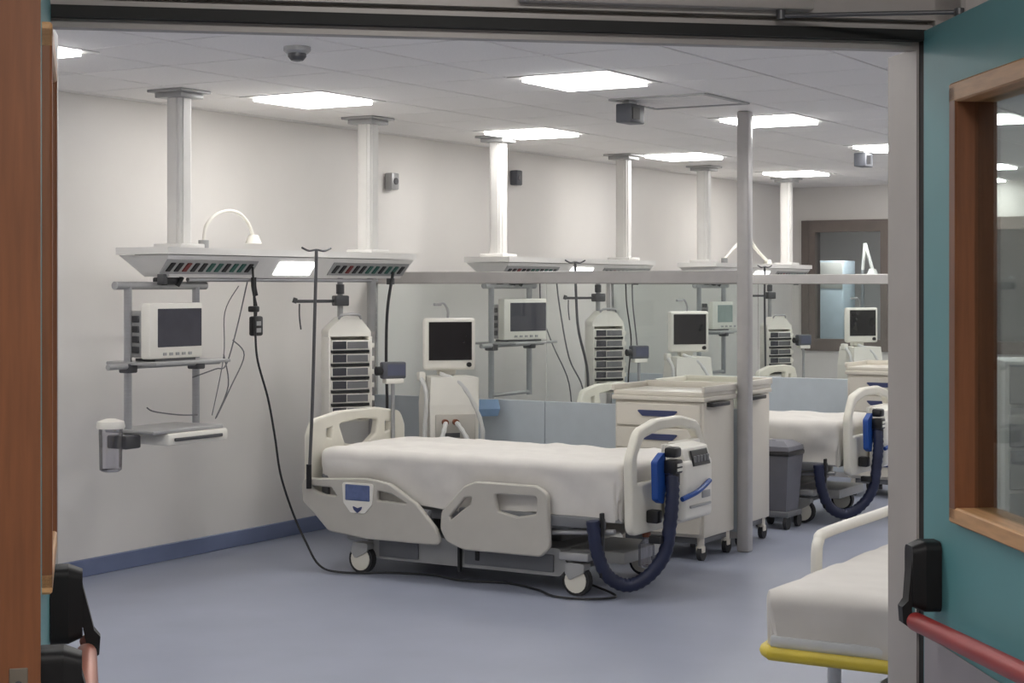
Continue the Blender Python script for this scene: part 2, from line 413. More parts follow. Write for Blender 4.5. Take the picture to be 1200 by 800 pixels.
# closer arm between the head of the frame and the right leaf
def loc_in(o, p): return o.matrix_basis.inverted() @ Vector(p)
k = MB()
pa, pc = loc_in(d2, dw(.49, -.03, 2.128)), Vector((.16, .012, 2.122))
k.cyl(pa, pc, .004).cyl(pa+Vector((0, 0, -.006)), pa+Vector((0, 0, .010)), .008).cyl(pc+Vector((0, 0, -.006)), pc+Vector((0, 0, .006)), .009)
k.build('closer_arm', 'dark_metal', d2)
q = MB()
for bx_ in ((.851, .875, .8, 2.12), (2.46, 2.5, .8, 2.12), (.875, 2.46, .8, .84), (.875, 2.46, 2.08, 2.12)): q.box(bx_[0], bx_[1], .01, .15, bx_[2], bx_[3], M=DM)
w2 = tag(q.build('window_2', 'frame_grey', smooth=False), 'glazed side window right of the doorway', kind='structure')
q = MB(); q.box(.87, 2.47, .077, .083, .83, 2.09, M=DM); q.build('glass_pane', 'window_glass', w2, smooth=False)
k = MB(); k.box(.02, .55, -.04, -.012, 2.139, 2.158, r=.004, M=DM)
tag(k.build('trim_3', 'frame_grey'), 'grey slide rail of the door closer', kind='structure')

# ------------------------------------------------------------------ internal window in the end wall and the room beyond
q = MB(); fy0, fy1 = Y1-.03, Y1+.13
q.box(WX0, WX0+.16, fy0, fy1, WZ0, WZ1).box(WX1-.16, WX1, fy0, fy1, WZ0, WZ1).box(WX0+.16, WX1-.16, fy0, fy1, WZ1-.13, WZ1).box(WX0+.16, WX1-.16, fy0, fy1, WZ0, WZ0+.13)
win = tag(q.build('window_1', 'window_frame', smooth=False), 'internal window with a wide grey-brown frame', kind='structure')
q = MB(); q.box(WX0+.06, WX0+.085, fy0-.012, fy0, WZ0, WZ1).box(1.02, 1.10, fy0, fy1, WZ0+.13, WZ1-.13); q.build('mullion', 'window_frame', win, smooth=False)
q = MB(); q.box(WX0+.15, WX1-.15, Y1+.04, Y1+.046, WZ0+.12, WZ1-.12); q.build('glass_pane', 'window_glass', win, smooth=False)
q = MB()
q.box(-1.75, -1.6, Y1, 14.2, 0, 2.7).box(-1.6, 4, 14.1, 14.25, 0, 2.7).box(4, 4.15, Y1+.12, 14.2, 0, 2.7)
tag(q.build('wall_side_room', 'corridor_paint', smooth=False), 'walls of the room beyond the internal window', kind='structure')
q = MB(); q.box(-1.75, 4.1, Y1+.12, 14.2, 2.6, 2.7); tag(q.build('ceiling_side_room', 'ceiling_tile', smooth=False), kind='structure')
q = MB(); q.box(-1.75, 4.1, Y1+.1, 14.2, -.1, 0); tag(q.build('floor_side_room', 'vinyl_floor', smooth=False), kind='structure')
sl = thing('ceiling_light', 'small ceiling light in the room beyond the internal window', 'ceiling light', (.3, 12.2, 2.6))
q = MB(); q.box(-.3, .3, -.3, .3, -.03, 0, r=.004); q.build('frame', 'white_metal', sl)
q = MB(); q.box(-.26, .26, -.26, .26, -.034, -.0305); q.build('diffuser', 'side_diffuser', sl, smooth=False)
cb = thing('storage_cabinet', 'tall pale blue cabinet standing beyond the internal window', 'cabinet', (-.08, 12.6, 0))
q = MB(); q.box(-.15, .15, -.2, .2, .06, 1.95, r=.008); q.build('body', 'pale_blue', cb)
q = MB(); q.box(-.14, .14, -.215, -.2, 1.62, 1.93, r=.004); q.build('drawer', 'white_plastic', cb)
q = MB(); q.box(-.14, .14, -.215, -.2, .1, 1.60, r=.004); dd = q.build('door', 'pale_blue', cb)
q = MB(); q.box(.10, .115, -.235, -.215, .85, 1.0, r=.003); q.build('handle', 'chrome', dd)
q = MB(); q.box(-.13, .13, -.18, .18, 0, .06); q.build('plinth', 'dark_metal', cb)

# ------------------------------------------------------------------ service beams
BX0, BX1 = .42, .80
def make_beam(y0, label, cols_at=(.18, 2.17)):
    r = thing('ceiling_service_beam', label, 'service beam', (0, y0, 0), 0, 'ceiling service beams over the bed heads')
    L = 2.36
    def prof(z): return z
    k = MB()
    top = [(BX0, 0, 1.86), (BX1, 0, 1.86), (BX1, L, 1.86), (BX0, L, 1.86)]
    lip = [(BX0, 0, 1.822), (BX1, 0, 1.822), (BX1, L, 1.822), (BX0, L, 1.822)]
    ins = [(BX0+.012, .012, 1.818), (BX1-.012, .012, 1.818), (BX1-.012, L-.012, 1.818), (BX0+.012, L-.012, 1.818)]
    bot = [(BX0+.10, .12, 1.70), (BX1-.10, .12, 1.70), (BX1-.10, L-.04, 1.70), (BX0+.10, L-.04, 1.70)]
    k.loft([bot, ins]); k.loft([lip, top]); k.build('beam_body', 'white_metal', r, smooth=False)
    for yy in cols_at:
        k = MB()
        pr = rounded([(.55, yy-.05), (.65, yy-.05), (.65, yy+.05), (.55, yy+.05)], .012, 3)
        k.prism(pr, 1.86, ZC-.012, 'z')
        k.box(.648, .656, yy-.03, yy+.03, 1.88, ZC-.04, r=.003, seg=1).box(.57, .63, yy-.056, yy-.048, 1.88, ZC-.04, r=.003, seg=1)
        c = k.build('column', 'white_metal' , r)
        k = MB(); k.box(.475, .725, yy-.125, yy+.125, ZC-.016, ZC, r=.004).box(.505, .695, yy-.095, yy+.095, ZC-.045, ZC-.016, r=.004); k.build('ceiling_flange', 'grey_metal', c)
        k = MB(); k.box(.50, .70, yy-.1, yy+.1, 1.86, 1.885, r=.006); k.build('collar', 'white_metal', c)
    # sloping front face, pointing out and down
    p0, p1 = Vector((BX1-.012, 0, 1.818)), Vector((BX1-.10, 0, 1.70)); dn = (p1-p0).normalized(); nrm = Vector((-dn.z, 0, dn.x)); 
    if nrm.x < 0: nrm = -nrm
    F = Matrix(((0, dn.x, nrm.x, p0.x), (1, 0, 0, 0), (0, dn.z, nrm.z, p0.z), (0, 0, 0, 1)))
    def face(k, ya, yb, da, db, h0, h1, shear=0.0):
        vs = [(ya, da), (yb, da), (yb+shear, db), (ya+shear, db)]
        lo = [F @ Vector((a, c, h0)) for a, c in vs]; hi = [F @ Vector((a, c, h1)) for a, c in vs]
        k.loft([lo, hi])
    cols = ['outlet_black', 'outlet_black', 'outlet_red', 'outlet_black', 'outlet_black', 'outlet_green', 'outlet_green', 'outlet_black', 'outlet_green', 'outlet_green', 'outlet_black']
    for g0, g1 in ((.05, .77), (1.53, 2.30)):
        k = MB(); face(k, g0-.02, g1+.02, .03, .125, -.004, .004); k.build('outlet_rail', 'grey_metal', r, smooth=False)
        n = 11
        for i in range(n):
            ya = g0+(g1-g0)*(i+.12)/n; k = MB(); face(k, ya+.012, ya+.044, .05, .105, .003, .010, -.014); k.build('outlet', cols[i], r, smooth=False)
    k = MB(); face(k, .99, 1.33, .035, .125, -.004, .005); k.build('lamp_panel', 'beam_lamp', r, smooth=False)
    k = MB(); k.cyl((BX1-.13, .3, 1.685), (BX1-.13, 2.1, 1.685), .012); k.build('hanging_rail', 'aluminium', r)
    k = MB()
    for yy in (.1, L-.1): k.box(BX1-.16, BX1-.11, yy-.012, yy+.012, 1.66, 1.715, r=.003)
    k.build('end_stop', 'dark_metal', r, each=True); return r
bm1 = make_beam(.005, 'nearest white service beam with dark gas outlets and a lit lamp', (.31, 2.10))
bm2 = make_beam(3.54, 'middle white service beam, mostly above the first glass partition rail')
dup(bm2, 'farthest white service beam behind the tall partition post', (0, 7.12, 0))

# ------------------------------------------------------------------ glass partitions
def make_partition(y, label):
    r = thing('glass_partition', label, 'partition', (0, y, 0), 0, 'glass partitions between the bed bays'); r['kind'] = 'thing'
    k = MB(); k.box(.03, 2.82, -.03, .03, 1.665, 1.748, r=.006, seg=1); k.build('top_rail', 'partition_frame', r)
    k = MB(); k.box(2.815, 2.895, -.04, .04, 0, ZC-.002, r=.012); k.build('end_post', 'partition_frame', r)
    k = MB(); k.box(.001, .045, -.03, .03, .1, 1.75, r=.004, seg=1); k.build('wall_channel', 'partition_frame', r)
    for a, c in ((.045, 1.43), (1.43, 2.815)):
        k = MB(); k.box(a+.002, c-.002, -.018, .018, .12, .885, r=.003, seg=1); k.build('lower_panel', 'partition_panel', r, smooth=False)
        k = MB(); k.box(a+.003, c-.003, -.004, .004, .887, 1.67); k.build('glass_pane', 'partition_glass', r, smooth=False)
    k = MB(); k.box(.045, 2.815, -.022, .022, .08, .12); k.build('bottom_rail', 'partition_frame', r, smooth=False)
    k = MB()
    for xx in (.3, 1.43, 2.5): k.cyl((xx, 0, 0), (xx, 0, .08), .018)
    k.build('foot', 'dark_metal', r, each=True); return r
pt = make_partition(2.97, 'near glass partition with blue-grey lower panels, ending in the tall post')
dup(pt, 'far glass partition behind the second bed, with blue-grey lower panels', (0, 6.57, 0))

# ------------------------------------------------------------------ beds
def sheet_mesh(L, W, drop, top, thick, seed, hem=.035, wr=.012, rad=.045):
    me = bpy.data.meshes.new('sheet'); bmx = bmesh.new()
    off = Vector((seed*3.1, seed*1.7, seed))
    def steps(S):
        e = S/2-rad; n = max(int(2*e/.035), 8)
        edge = [e+(drop+rad)*k/16 for k in range(1, 17)]
        return [-q for q in edge[::-1]]+[-e+2*e*k/n for k in range(n+1)]+edge
    US, VS = steps(L), steps(W); nu, nv = len(US)-1, len(VS)-1
    V = []
    for i in range(nu+1):
        row = []
        for j in range(nv+1):
            u, v = US[i], VS[j]
            cu_, cv = max(-L/2+rad, min(L/2-rad, u)), max(-W/2+rad, min(W/2-rad, v))
            du, dv = u-cu_, v-cv; d = max(abs(du), abs(dv)); dd = math.hypot(du, dv)
            if dd < 1e-6: x, y, z = u, v, top
            else:
                nx, ny = du/dd, dv/dd; q = d
                if q < rad*math.pi/2: x, y, z = cu_+nx*rad*math.sin(q/rad), cv+ny*rad*math.sin(q/rad), top-rad*(1-math.cos(q/rad))
                else:
                    e = q-rad*math.pi/2
                    hm = e+hem*noise.noise(Vector((u*1.6, v*1.6, 4))+off)*min(1, e/.1)
                    out = rad+.020*noise.noise(Vector((u*6, v*6, 1))+off)*min(1, e/.05)-.02*min(1, e/.2)
                    x, y, z = cu_+nx*out, cv+ny*out, top-rad-max(hm, 0)
            rg = (1-abs(noise.noise(Vector((u*4.5+v*2.5, v*3-u*1.5, 7))+off))*2.2)**3
            rg = max(rg, 0)*min(1, abs(noise.noise(Vector((u*1.3, v*1.9, 9))+off))*2.2)
            if dd > 1e-6: x += nx*.013*rg*min(1, d/.05); y += ny*.013*rg*min(1, d/.05)
            z += .007*rg
            p = Vector((u*2.6, v*4.2, 0))+off
            z += wr*noise.noise(p)+wr*.6*noise.noise(Vector((u*9+v*3, v*6-u*2, 2))+off)
            row.append(bmx.verts.new((x, y, z)))
        V.append(row)
    for i in range(nu):
        for j in range(nv): bmx.faces.new((V[i][j], V[i+1][j], V[i+1][j+1], V[i][j+1]))
    bmesh.ops.recalc_face_normals(bmx, faces=bmx.faces[:]); bmx.to_mesh(me); bmx.free(); return me

def castor(parent, x, y, r=.081, name='castor'):
    k = MB(); k.cyl((x, y-.022, r), (x, y+.022, r), r, n=22); w_ = k.build(name, 'rubber', parent)
    k = MB(); k.cyl((x, y-.027, r), (x, y-.020, r), r*.8, n=20).cyl((x, y+.020, r), (x, y+.027, r), r*.8, n=20); k.build('wheel_cover', 'bed_plastic', w_, each=True)
    k = MB(); k.prism(rounded([(x-.03, r*1.05), (x+.055, r*1.6), (x+.06, r*2.15), (x-.045, r*2.2), (x-.06, r*1.5)], .015), y-.036, y+.036, 'y'); k.build('fork', 'bed_frame', w_)

def make_bed(y, label):
    r = thing('hospital_bed', label, 'bed', (1.98, y, 0), 0, 'hospital beds with cream side rails')
    # x local: head -1.05 .. foot +1.05 ; y local: near -0.48 .. far +0.48
    k = MB(); k.prism(rounded([(-.62, .085), (.58, .085), (.64, .14), (.58, .235), (-.62, .235), (-.66, .16)], .03), -.36, .36, 'y').box(-.92, .92, -.25, .25, .16, .225, r=.01)
    base = k.build('base_frame', 'bed_frame', r)
    k = MB(); k.box(-.60, -.33, -.372, -.358, .10, .215, r=.006).box(-.02, .55, -.372, -.358, .105, .20, r=.006); k.build('base_cover', 'bed_under', base, each=True)
    k = MB(); k.box(-.055, -.04, -.385, -.36, .06, .22).box(.055, .08, -.38, -.36, .13, .19, r=.004); k.build('base_fitting', 'black_plastic', base, each=True)
    for cx in (-.70, .71):
        for cy in (-.39, .39): castor(r, cx, cy)
    k = MB(); k.box(-.98, .98, -.40, .40, .40, .455, r=.01).box(-.6, .6, -.3, .3, .33, .40, r=.01); k.build('mattress_platform', 'bed_frame', r)
    for xx in (-.45, .40):
        k = MB(); k.box(xx-.06, xx+.06, -.12, .12, .2, .34, r=.015).box(xx-.045, xx+.045, -.09, .09, .3, .41, r=.01); k.build('lift_column', 'bed_under', r)
    k = MB(); k.cyl((-.7, -.33, .17), (.70, -.33, .17), .016).cyl((.55, -.42, .33), (.95, -.42, .36), .014).box(.62, .80, -.44, -.36, .19, .235, r=.01); k.build('brake_bar', 'grey_metal', r, each=True)
    k = MB(); k.box(.885, .903, -.475, -.445, .12, .46, r=.004); k.build('foot_rod', 'black_plastic', r)
    k = MB(); k.box(-.96, -.91, -.44, .44, .36, .56, r=.01).box(-.93, -.2, -.46, -.42, .34, .40, r=.008).box(.0, .9, -.46, -.42, .37, .43, r=.008); k.build('side_frame', 'bed_under', r, each=True)
    # headboard: moulded panel with hand holes, in the y-z plane
    out = rounded([(-.475, .40), (.475, .40), (.475, .78), (.43, .86), (.20, .895), (-.20, .895), (-.43, .86), (-.475, .78)], [.02, .02, .06, .06, .1, .1, .06, .06])
    hole = rounded([(-.22, .84), (-.15, .70), (.05, .67), (.18, .74), (.21, .845), (.0, .86)], .035)
    hole2 = rounded([(.26, .83), (.26, .74), (.33, .75), (.34, .82)], .015); hole3 = rounded([(-.34, .82), (-.33, .75), (-.27, .74), (-.26, .83)], .015)
    plate('headboard', out, [hole, hole2, hole3], .045, .012, 'bed_plastic', r, T((-1.03, 0, 0)) @ YZ)
    # footboard: arched tube over a moulded shield
    fb = rounded([(-.44, .36), (.44, .36), (.455, .74), (.36, .885), (.15, .925), (-.15, .925), (-.36, .885), (-.455, .74)], [.05, .05, .1, .1, .14, .14, .1, .1])
    fh = rounded([(-.405, .60), (.405, .60), (.405, .765), (.32, .86), (.13, .892), (-.13, .892), (-.32, .86), (-.405, .765)], [.03, .03, .06, .08, .1, .1, .08, .06])
    f_ = plate('footboard', fb, [fh], .05, .014, 'bed_plastic', r, T((1.045, 0, 0)) @ YZ)
    k = MB(); k.box(1.03, 1.085, .04, .36, .705, .80, r=.012, M=None); k.build('control_panel', 'white_plastic', f_)
    # side rails in the x-z plane, near side and far side
    rail_h = rounded([(-1.055, .525), (-.60, .55), (-.44, .53), (-.26, .43), (-.13, .30), (-.10, .225), (-.60, .225), (-.86, .25), (-.97, .35), (-1.04, .40)],
                     [.05, .03, .12, .14, .1, .035, .03, .05, .05, .04])
    h1 = rounded([(-1.01, .505), (-.84, .502), (-.78, .435), (-.90, .44), (-.98, .465)], .02)
    h2 = rounded([(-.53, .505), (-.42, .49), (-.31, .44), (-.32, .425), (-.53, .43)], .02)
    rail_f = rounded([(-.08, .40), (.07, .55), (.14, .575), (.52, .575), (.58, .54), (.59, .26), (.54, .215), (.06, .215), (-.05, .25), (-.085, .31)],
                     [.05, .05, .05, .05, .04, .05, .04, .05, .05, .05])
    g1 = rounded([(-.045, .385), (.06, .50), (.125, .51), (.11, .455), (-.03, .35)], .018)
    g2 = rounded([(.24, .535), (.53, .535), (.53, .425), (.40, .40), (.27, .425)], .03)
    for s, nm in ((-1, 'near'), (1, 'far')):
        h = plate('side_rail', rail_h, [h1, h2], .035, .010, 'bed_panel', r, T((0, s*.485, 0)) @ XZ)
        f2 = plate('side_rail', rail_f, [g1, g2], .035, .010, 'bed_panel', r, T((0, s*.485, 0)) @ XZ)
        a, c = (s*.503, s*.510)
        k = MB(); k.prism(rounded([(-.76, .53), (-.54, .53), (-.55, .415), (-.60, .36), (-.70, .36), (-.75, .415)], .02), min(a, c), max(a, c), 'y'); cp = k.build('control_panel', 'white_plastic', h)
        a2, c2 = (s*.508, s*.513)
        k = MB(); k.box(-.735, -.565, min(a2, c2), max(a2, c2), .43, .52, r=.004, seg=1); k.build('key_panel', 'blue_panel', cp)
        k = MB(); k.prism(rounded([(-.685, .40), (-.65, .388), (-.615, .40), (-.625, .378), (-.65, .36), (-.675, .378)], .006), min(a2, c2), max(a2, c2), 'y'); k.build('emblem', 'navy_handle', cp)
        k = MB(); k.box(-.8, -.75, s*.43, s*.47, .33, .42, r=.006).box(-.35, -.3, s*.43, s*.47, .33, .40, r=.006); k.build('rail_bracket', 'bed_frame', h, each=True)
        k = MB(); k.box(.1, .15, s*.43, s*.47, .33, .42, r=.006).box(.42, .47, s*.43, s*.47, .33, .40, r=.006); k.build('rail_bracket', 'bed_frame', f2, each=True)
    return r
bed1 = make_bed(1.50, 'nearest whole hospital bed with cream rails, in the middle of the ward')
bed2 = dup(bed1, 'second hospital bed behind the tall post, beside the pedal bin', (1.98, 4.78, 0))
bed3 = dup(bed1, 'third hospital bed, farthest away behind the second glass partition', (1.98, 8.15, 0))
def make_mattress(y, label, seed):
    r = thing('mattress', label, 'mattress', (1.99, y, 0), 0, 'sheet-covered mattresses on the ward beds')
    k = MB(); k.box(-.92, .92, -.385, .385, .458, .66, r=.04, seg=3); k.build('core', 'white_plastic', r)
    link('sheet', sheet_mesh(1.97, .89, .275, .715, 0, seed), 'linen', r); return r
make_mattress(1.50, 'mattress under a loose white sheet on the near bed', 1)
make_mattress(4.78, 'mattress under a white sheet on the second bed behind the post', 2)
make_mattress(8.15, 'mattress under a white sheet on the farthest bed', 3)

# pump hung on the footboard, hose loop, blue clip
def make_mattress_pump(y, label, lab_h):
    r = thing('mattress_pump', label, 'pump', (3.06, y, 0), 0, 'mattress pumps hung on the footboards')
    k = MB(); k.box(.0, .13, -.12, .25, .39, .72, r=.03, seg=3).prism(rounded([(0.0, .70), (.13, .66), (.10, .78), (.0, .80)], .015), -.09, .23, 'y'); k.build('case', 'white_plastic', r)
    k = MB(); 
    k.loft([[(.134, -.02, .68), (.134, .20, .68), (.112, .20, .765), (.112, -.02, .765)], [(.140, -.01, .684), (.140, .19, .684), (.118, .19, .762), (.118, -.01, .762)]]); p = k.build('button_panel', 'black_plastic', r, smooth=False)
    for i in range(5):
        k = MB(); yy = .005+i*.04; k.box(.128, .139, yy-.012, yy+.012, .70, .735, r=.002, seg=1); k.build('button', 'cable_grey', p, smooth=False)
    k = MB(); k.box(-.02, .0, -.1, -.05, .72, .80, r=.005).box(-.02, 0, .15, .2, .72, .80, r=.005); k.build('hook', 'white_plastic', r, each=True)
    k = MB(); k.box(.13, .142, -.06, .20, .46, .475, r=.003).box(.128, .136, .1, .2, .50, .54, r=.003); k.build('trim_line', 'grey_metal', r, each=True)
    k = MB(); k.tube([(.135, -.16, .52), (.16, -.04, .545), (.15, .08, .565), (.145, .17, .59)], .014); k.build('strap', 'blue_plastic', r)
    h = thing('air_hose', lab_h, 'hose', (3.06, y, 0), 0, 'navy air hoses looped at the bed feet')
    k = MB(); path = [(.10, -.215, .665), (.115, -.235, .56), (.11, -.25, .42), (.08, -.26, .24), (.0, -.30, .12), (-.09, -.36, .075), (-.17, -.43, .13), (-.21, -.47, .26), (-.225, -.49, .42)]
    k.tube(path, .036, n=12, sub=8, ripple=.06); k.build('hose', 'navy_hose', h)
    k = MB(); k.box(.065, .145, -.255, -.165, .66, .735, r=.012).box(.07, .14, -.25, -.17, .745, .80, r=.014).cyl((.10, -.21, .60), (.10, -.21, .67), .042); c = k.build('connector', 'black_plastic', h)
    k = MB(); k.box(.13, .150, -.24, -.18, .675, .69).box(.13, .150, -.24, -.18, .70, .715); k.build('connector_mark', 'white_plastic', c, each=True)
    k = MB(); k.prism(rounded([(-.34, .73), (-.24, .78), (-.22, .60), (-.26, .50), (-.33, .53)], .02), .04, .075, 'x'); k.build('clip', 'blue_plastic', h)
    k = MB(); k.box(-.01, .06, -.30, -.24, .40, .47, r=.01).box(.02, .09, -.33, -.29, .3, .34, r=.006); k.build('hose_bracket', 'black_plastic', h, each=True)
    return r
make_mattress_pump(1.50, 'white pump with dark buttons hung on the near bed footboard', 'thick navy hose looped down to the floor at the near bed foot')
make_mattress_pump(4.78, 'white pump hung on the second bed footboard by the door jamb', 'navy hose looped at the foot of the second bed')
# drainage bag and tubes under the near bed foot
t = thing('drainage_bottle', 'small clear drainage bottle with brown cap hanging inside the hose loop', 'bottle', (2.98, 1.35, .14))
k = MB(); k.lathe([(.03, 0), (.045, .01), (.045, .12), (.02, .15), (.02, .17)]); k.build('bottle', 'clear_plastic', t)
k = MB(); k.cyl((0, 0, .165), (0, 0, .19), .024); k.build('cap', 'brown_cap', t)
k = MB(); k.tube([(0, 0, .19), (.03, .04, .23), (0, .0, .26)], .006); k.build('hanger', 'tube_clear', t)

# ------------------------------------------------------------------ carts
def make_cart(x0, y, label, face=-1, blue=True, h=1.04):
    r = thing('drawer_cart', label, 'cart', (x0, y, 0), 0, 'cream drawer carts beside the partitions')
    W, D = .60, .46; ya, yb = (0, D)
    k = MB(); k.box(0, W, .012, D, .14, h-.085, r=.012); k.build('body', 'cream_cart', r)
    k = MB(); k.box(-.012, W+.012, -.012, D+.012, h-.085, h-.055, r=.008).box(-.005, W+.005, .0, D+.01, h-.055, h-.025, r=.006)
    k.box(-.012, W+.015, D-.015, D+.012, h-.03, h+.012, r=.005).box(-.012, .008, -.012, D+.012, h-.03, h+.008, r=.005).box(W-.006, W+.015, -.012, D+.012, h-.03, h+.008, r=.005); k.build('top_tray', 'cream_cart', r)
    zs = [(.80, h-.10), (.665, .79), (.53, .655), (.35, .52), (.16, .34)]
    for i, (za, zb) in enumerate(zs):
        k = MB(); k.box(.018, W-.018, -.006, .014, za, zb, r=.005, seg=1); d = k.build('drawer', 'cream_cart', r)
        zc = (za+zb)/2+.01
        k = MB(); k.prism(rounded([(.16, zc+.018), (.44, zc+.018), (.40, zc-.018), (.20, zc-.018)], .008), -.014, -.004, 'y'); k.build('handle', 'navy_handle' if blue else 'grey_metal', d)
    k = MB(); k.box(W-.01, W+.045, .05, .30, h-.115, h-.09, r=.006); k.build('side_handle', 'black_plastic', r)
    for cx, cy in ((.04, .05), (W-.04, .05), (.04, D-.04), (W-.04, D-.04)):
        k = MB(); k.cyl((cx, cy, .07), (cx, cy, .145), .022).box(cx-.024, cx+.024, cy-.02, cy+.02, .05, .09, r=.006); l = k.build('leg', 'cream_cart', r)
        k = MB(); k.cyl((cx-.014, cy+.01, .045), (cx+.014, cy+.01, .045), .045, n=16); k.build('castor', 'rubber', l)
    k = MB(); k.box(.03, W-.03, .04, D-.04, .10, .14, r=.004); k.build('chassis', 'bed_under', r)
    return r
c1 = make_cart(2.215, 2.44, 'tall cream drawer cart with navy handles behind the near bed foot')
dup(c1, 'cream drawer cart mostly hidden behind the tall post', (2.17, 3.12, 0))
dup(c1, 'cream drawer cart at the second bed foot, against the door jamb', (2.42, 6.0, 0))

t = thing('supply_cabinet', 'grey drawer cabinet seen through the glass of the teal door', 'cabinet', (5.25, 1.55, 0), R(25))
k = MB(); k.box(-.45, .45, -.25, .25, .08, 1.30, r=.008).box(-.43, .43, -.23, .23, 0, .08); k.build('body', 'white_metal', t)
for i in range(6):
    k = MB(); k.box(-.43, .43, -.268, -.25, .10+i*.2, .285+i*.2, r=.004, seg=1); d = k.build('drawer', 'grey_metal', t)
    k = MB(); k.box(-.12, .12, -.285, -.268, .215+i*.2, .23+i*.2, r=.003, seg=1); k.build('handle', 'dark_metal', d)
# pedal bin on wheels
t = thing('waste_bin', 'grey waste bin with black liner on wheels, left of the second bed foot', 'bin', (2.62, 4.10, 0))
k = MB(); k.loft([[(sx*.115*f, sy*.13*f, z) for sx, sy in ((-1, -1), (1, -1), (1, 1), (-1, 1))] for f, z in ((.85, .12), (1.08, .50))]); k.build('bucket', 'bin_grey', t, smooth=False)
k = MB(); k.box(-.135, .135, -.15, .15, .495, .53, r=.012).prism(rounded([(-.15, .50), (.15, .50), (.12, .56), (-.06, .60)], .02), -.135, .0, 'x'); k.build('liner', 'bin_bag', t)
k = MB(); k.loft([[(sx*f, sy*f*1.1, z) for sx, sy in ((-1, -1), (1, -1), (1, 1), (-1, 1))] for f, z in ((.13, .531), (.125, .56), (.07, .595))]); k.build('lid', 'bin_grey', t, smooth=False)
k = MB(); k.box(-.12, .12, -.13, .13, .08, .12, r=.008); k.build('base', 'bed_under', t)
for cx, cy in ((-.1, -.1), (.1, -.1), (.1, .1), (-.1, .1)):
    k = MB(); k.cyl((cx-.013, cy, .045), (cx+.013, cy, .045), .045, n=16); k.build('castor', 'rubber', t)

# ------------------------------------------------------------------ hanging racks with monitors
def make_rack(y, label, lower=True):
    r = thing('hanging_equipment_rack', label, 'rack', (.62, y, 0), 0, 'grey racks hung from the service beams')
    ya, yb = -.27, .27
    for yy in (ya, yb):
        k = MB(); k.cyl((0, yy, .84 if lower else .84), (0, yy, 1.665), .021); k.build('pole', 'aluminium', r)
    k = MB(); k.cyl((0, ya-.1, 1.652), (0, yb+.08, 1.652), .022); k.build('top_bar', 'grey_metal', r)
    k = MB(); k.box(-.03, .05, -.05, .09, 1.66, 1.697, r=.008).cyl((.04, -.03, 1.655), (.04, -.03, 1.70), .016).cyl((.04, .07, 1.65), (.06, .09, 1.70), .014); k.build('hanger_clamp', 'black_plastic', r)
    k = MB(); k.cyl((0.02, ya-.17, 1.222), (0.02, yb+.17, 1.222), .016).box(-.14, .22, ya-.02, yb+.04, 1.228, 1.245, r=.004); k.build('shelf', 'grey_metal', r)
    k = MB()
    for yy in (ya, yb): k.box(-.035, .04, yy-.035, yy+.035, 1.185, 1.235, r=.008)
    k.build('shelf_clamp', 'dark_metal', r, each=True)
    if lower:
        k = MB(); k.box(-.13, .22, ya-.04, yb-.02, .865, .885, r=.006); k.build('lower_shelf', 'grey_metal', r)
        k = MB(); k.box(-.10, .235, ya+.06, yb+.0, .80, .864, r=.012); d = k.build('drawer', 'white_plastic', r)
        k = MB(); k.box(.236, .25, ya+.10, yb-.06, .822, .840, r=.004); k.build('handle', 'dark_metal', d)
    else:
        k = MB(); k.cyl((0, ya, .862), (0, yb, .862), .014); k.build('lower_bar', 'grey_metal', r)
    return r
make_rack(.16, 'grey rack hung from the nearest beam, holding a monitor over a drawer shelf')
rk2 = make_rack(3.86, 'grey rack hung in the middle bay behind the first glass partition', False)
make_rack(7.42, 'grey rack hung in the far bay, left of the tall post', False)
def make_monitor(loc, rotz, label, screen='screen_grey', w=.42, h=.30):
    r = thing('patient_monitor', label, 'monitor', loc, rotz, 'patient monitors on hanging racks')
    # faces local +x
    k = MB(); k.box(-.02, .05, -w/2, w/2, .012, .012+h, r=.012); k.build('housing', 'white_plastic', r)
    k = MB(); k.box(.046, .053, -w/2+.06, w/2-.012, .075, h-.018, r=.002, seg=1); k.build('screen', screen, r, smooth=False)
    k = MB(); k.box(-.13, -.02, -w/2+.015, w/2-.03, .02, h-.03, r=.012); bk = k.build('rear_case', 'grey_metal', r)
    k = MB()
    for i in range(4): k.box(-.11, -.04, -w/2+.006, -w/2+.017, .045+i*.055, .08+i*.055, r=.003, seg=1)
    k.build('connector_block', 'dark_metal', bk, each=True)
    k = MB()
    for i in range(5): k.box(.05, .055, -w/2+.10+i*.05, -w/2+.125+i*.05, .03, .045)
    k.build('key', 'grey_metal', r, smooth=False, each=True)
    k = MB(); k.box(-.10, .04, -w/2+.05, w/2-.05, 0, .014); k.build('foot', 'dark_metal', r); return r
make_monitor((.70, .13, 1.246), 0, 'patient monitor with a blank grey screen on the leftmost hanging rack')
make_monitor((.70, 3.88, 1.246), R(-18), 'patient monitor with a grey screen seen through the first glass partition')
make_monitor((.70, 7.42, 1.246), R(-25), 'small pale-screened monitor on the rack left of the tall post', 'screen_pale', .25, .25)
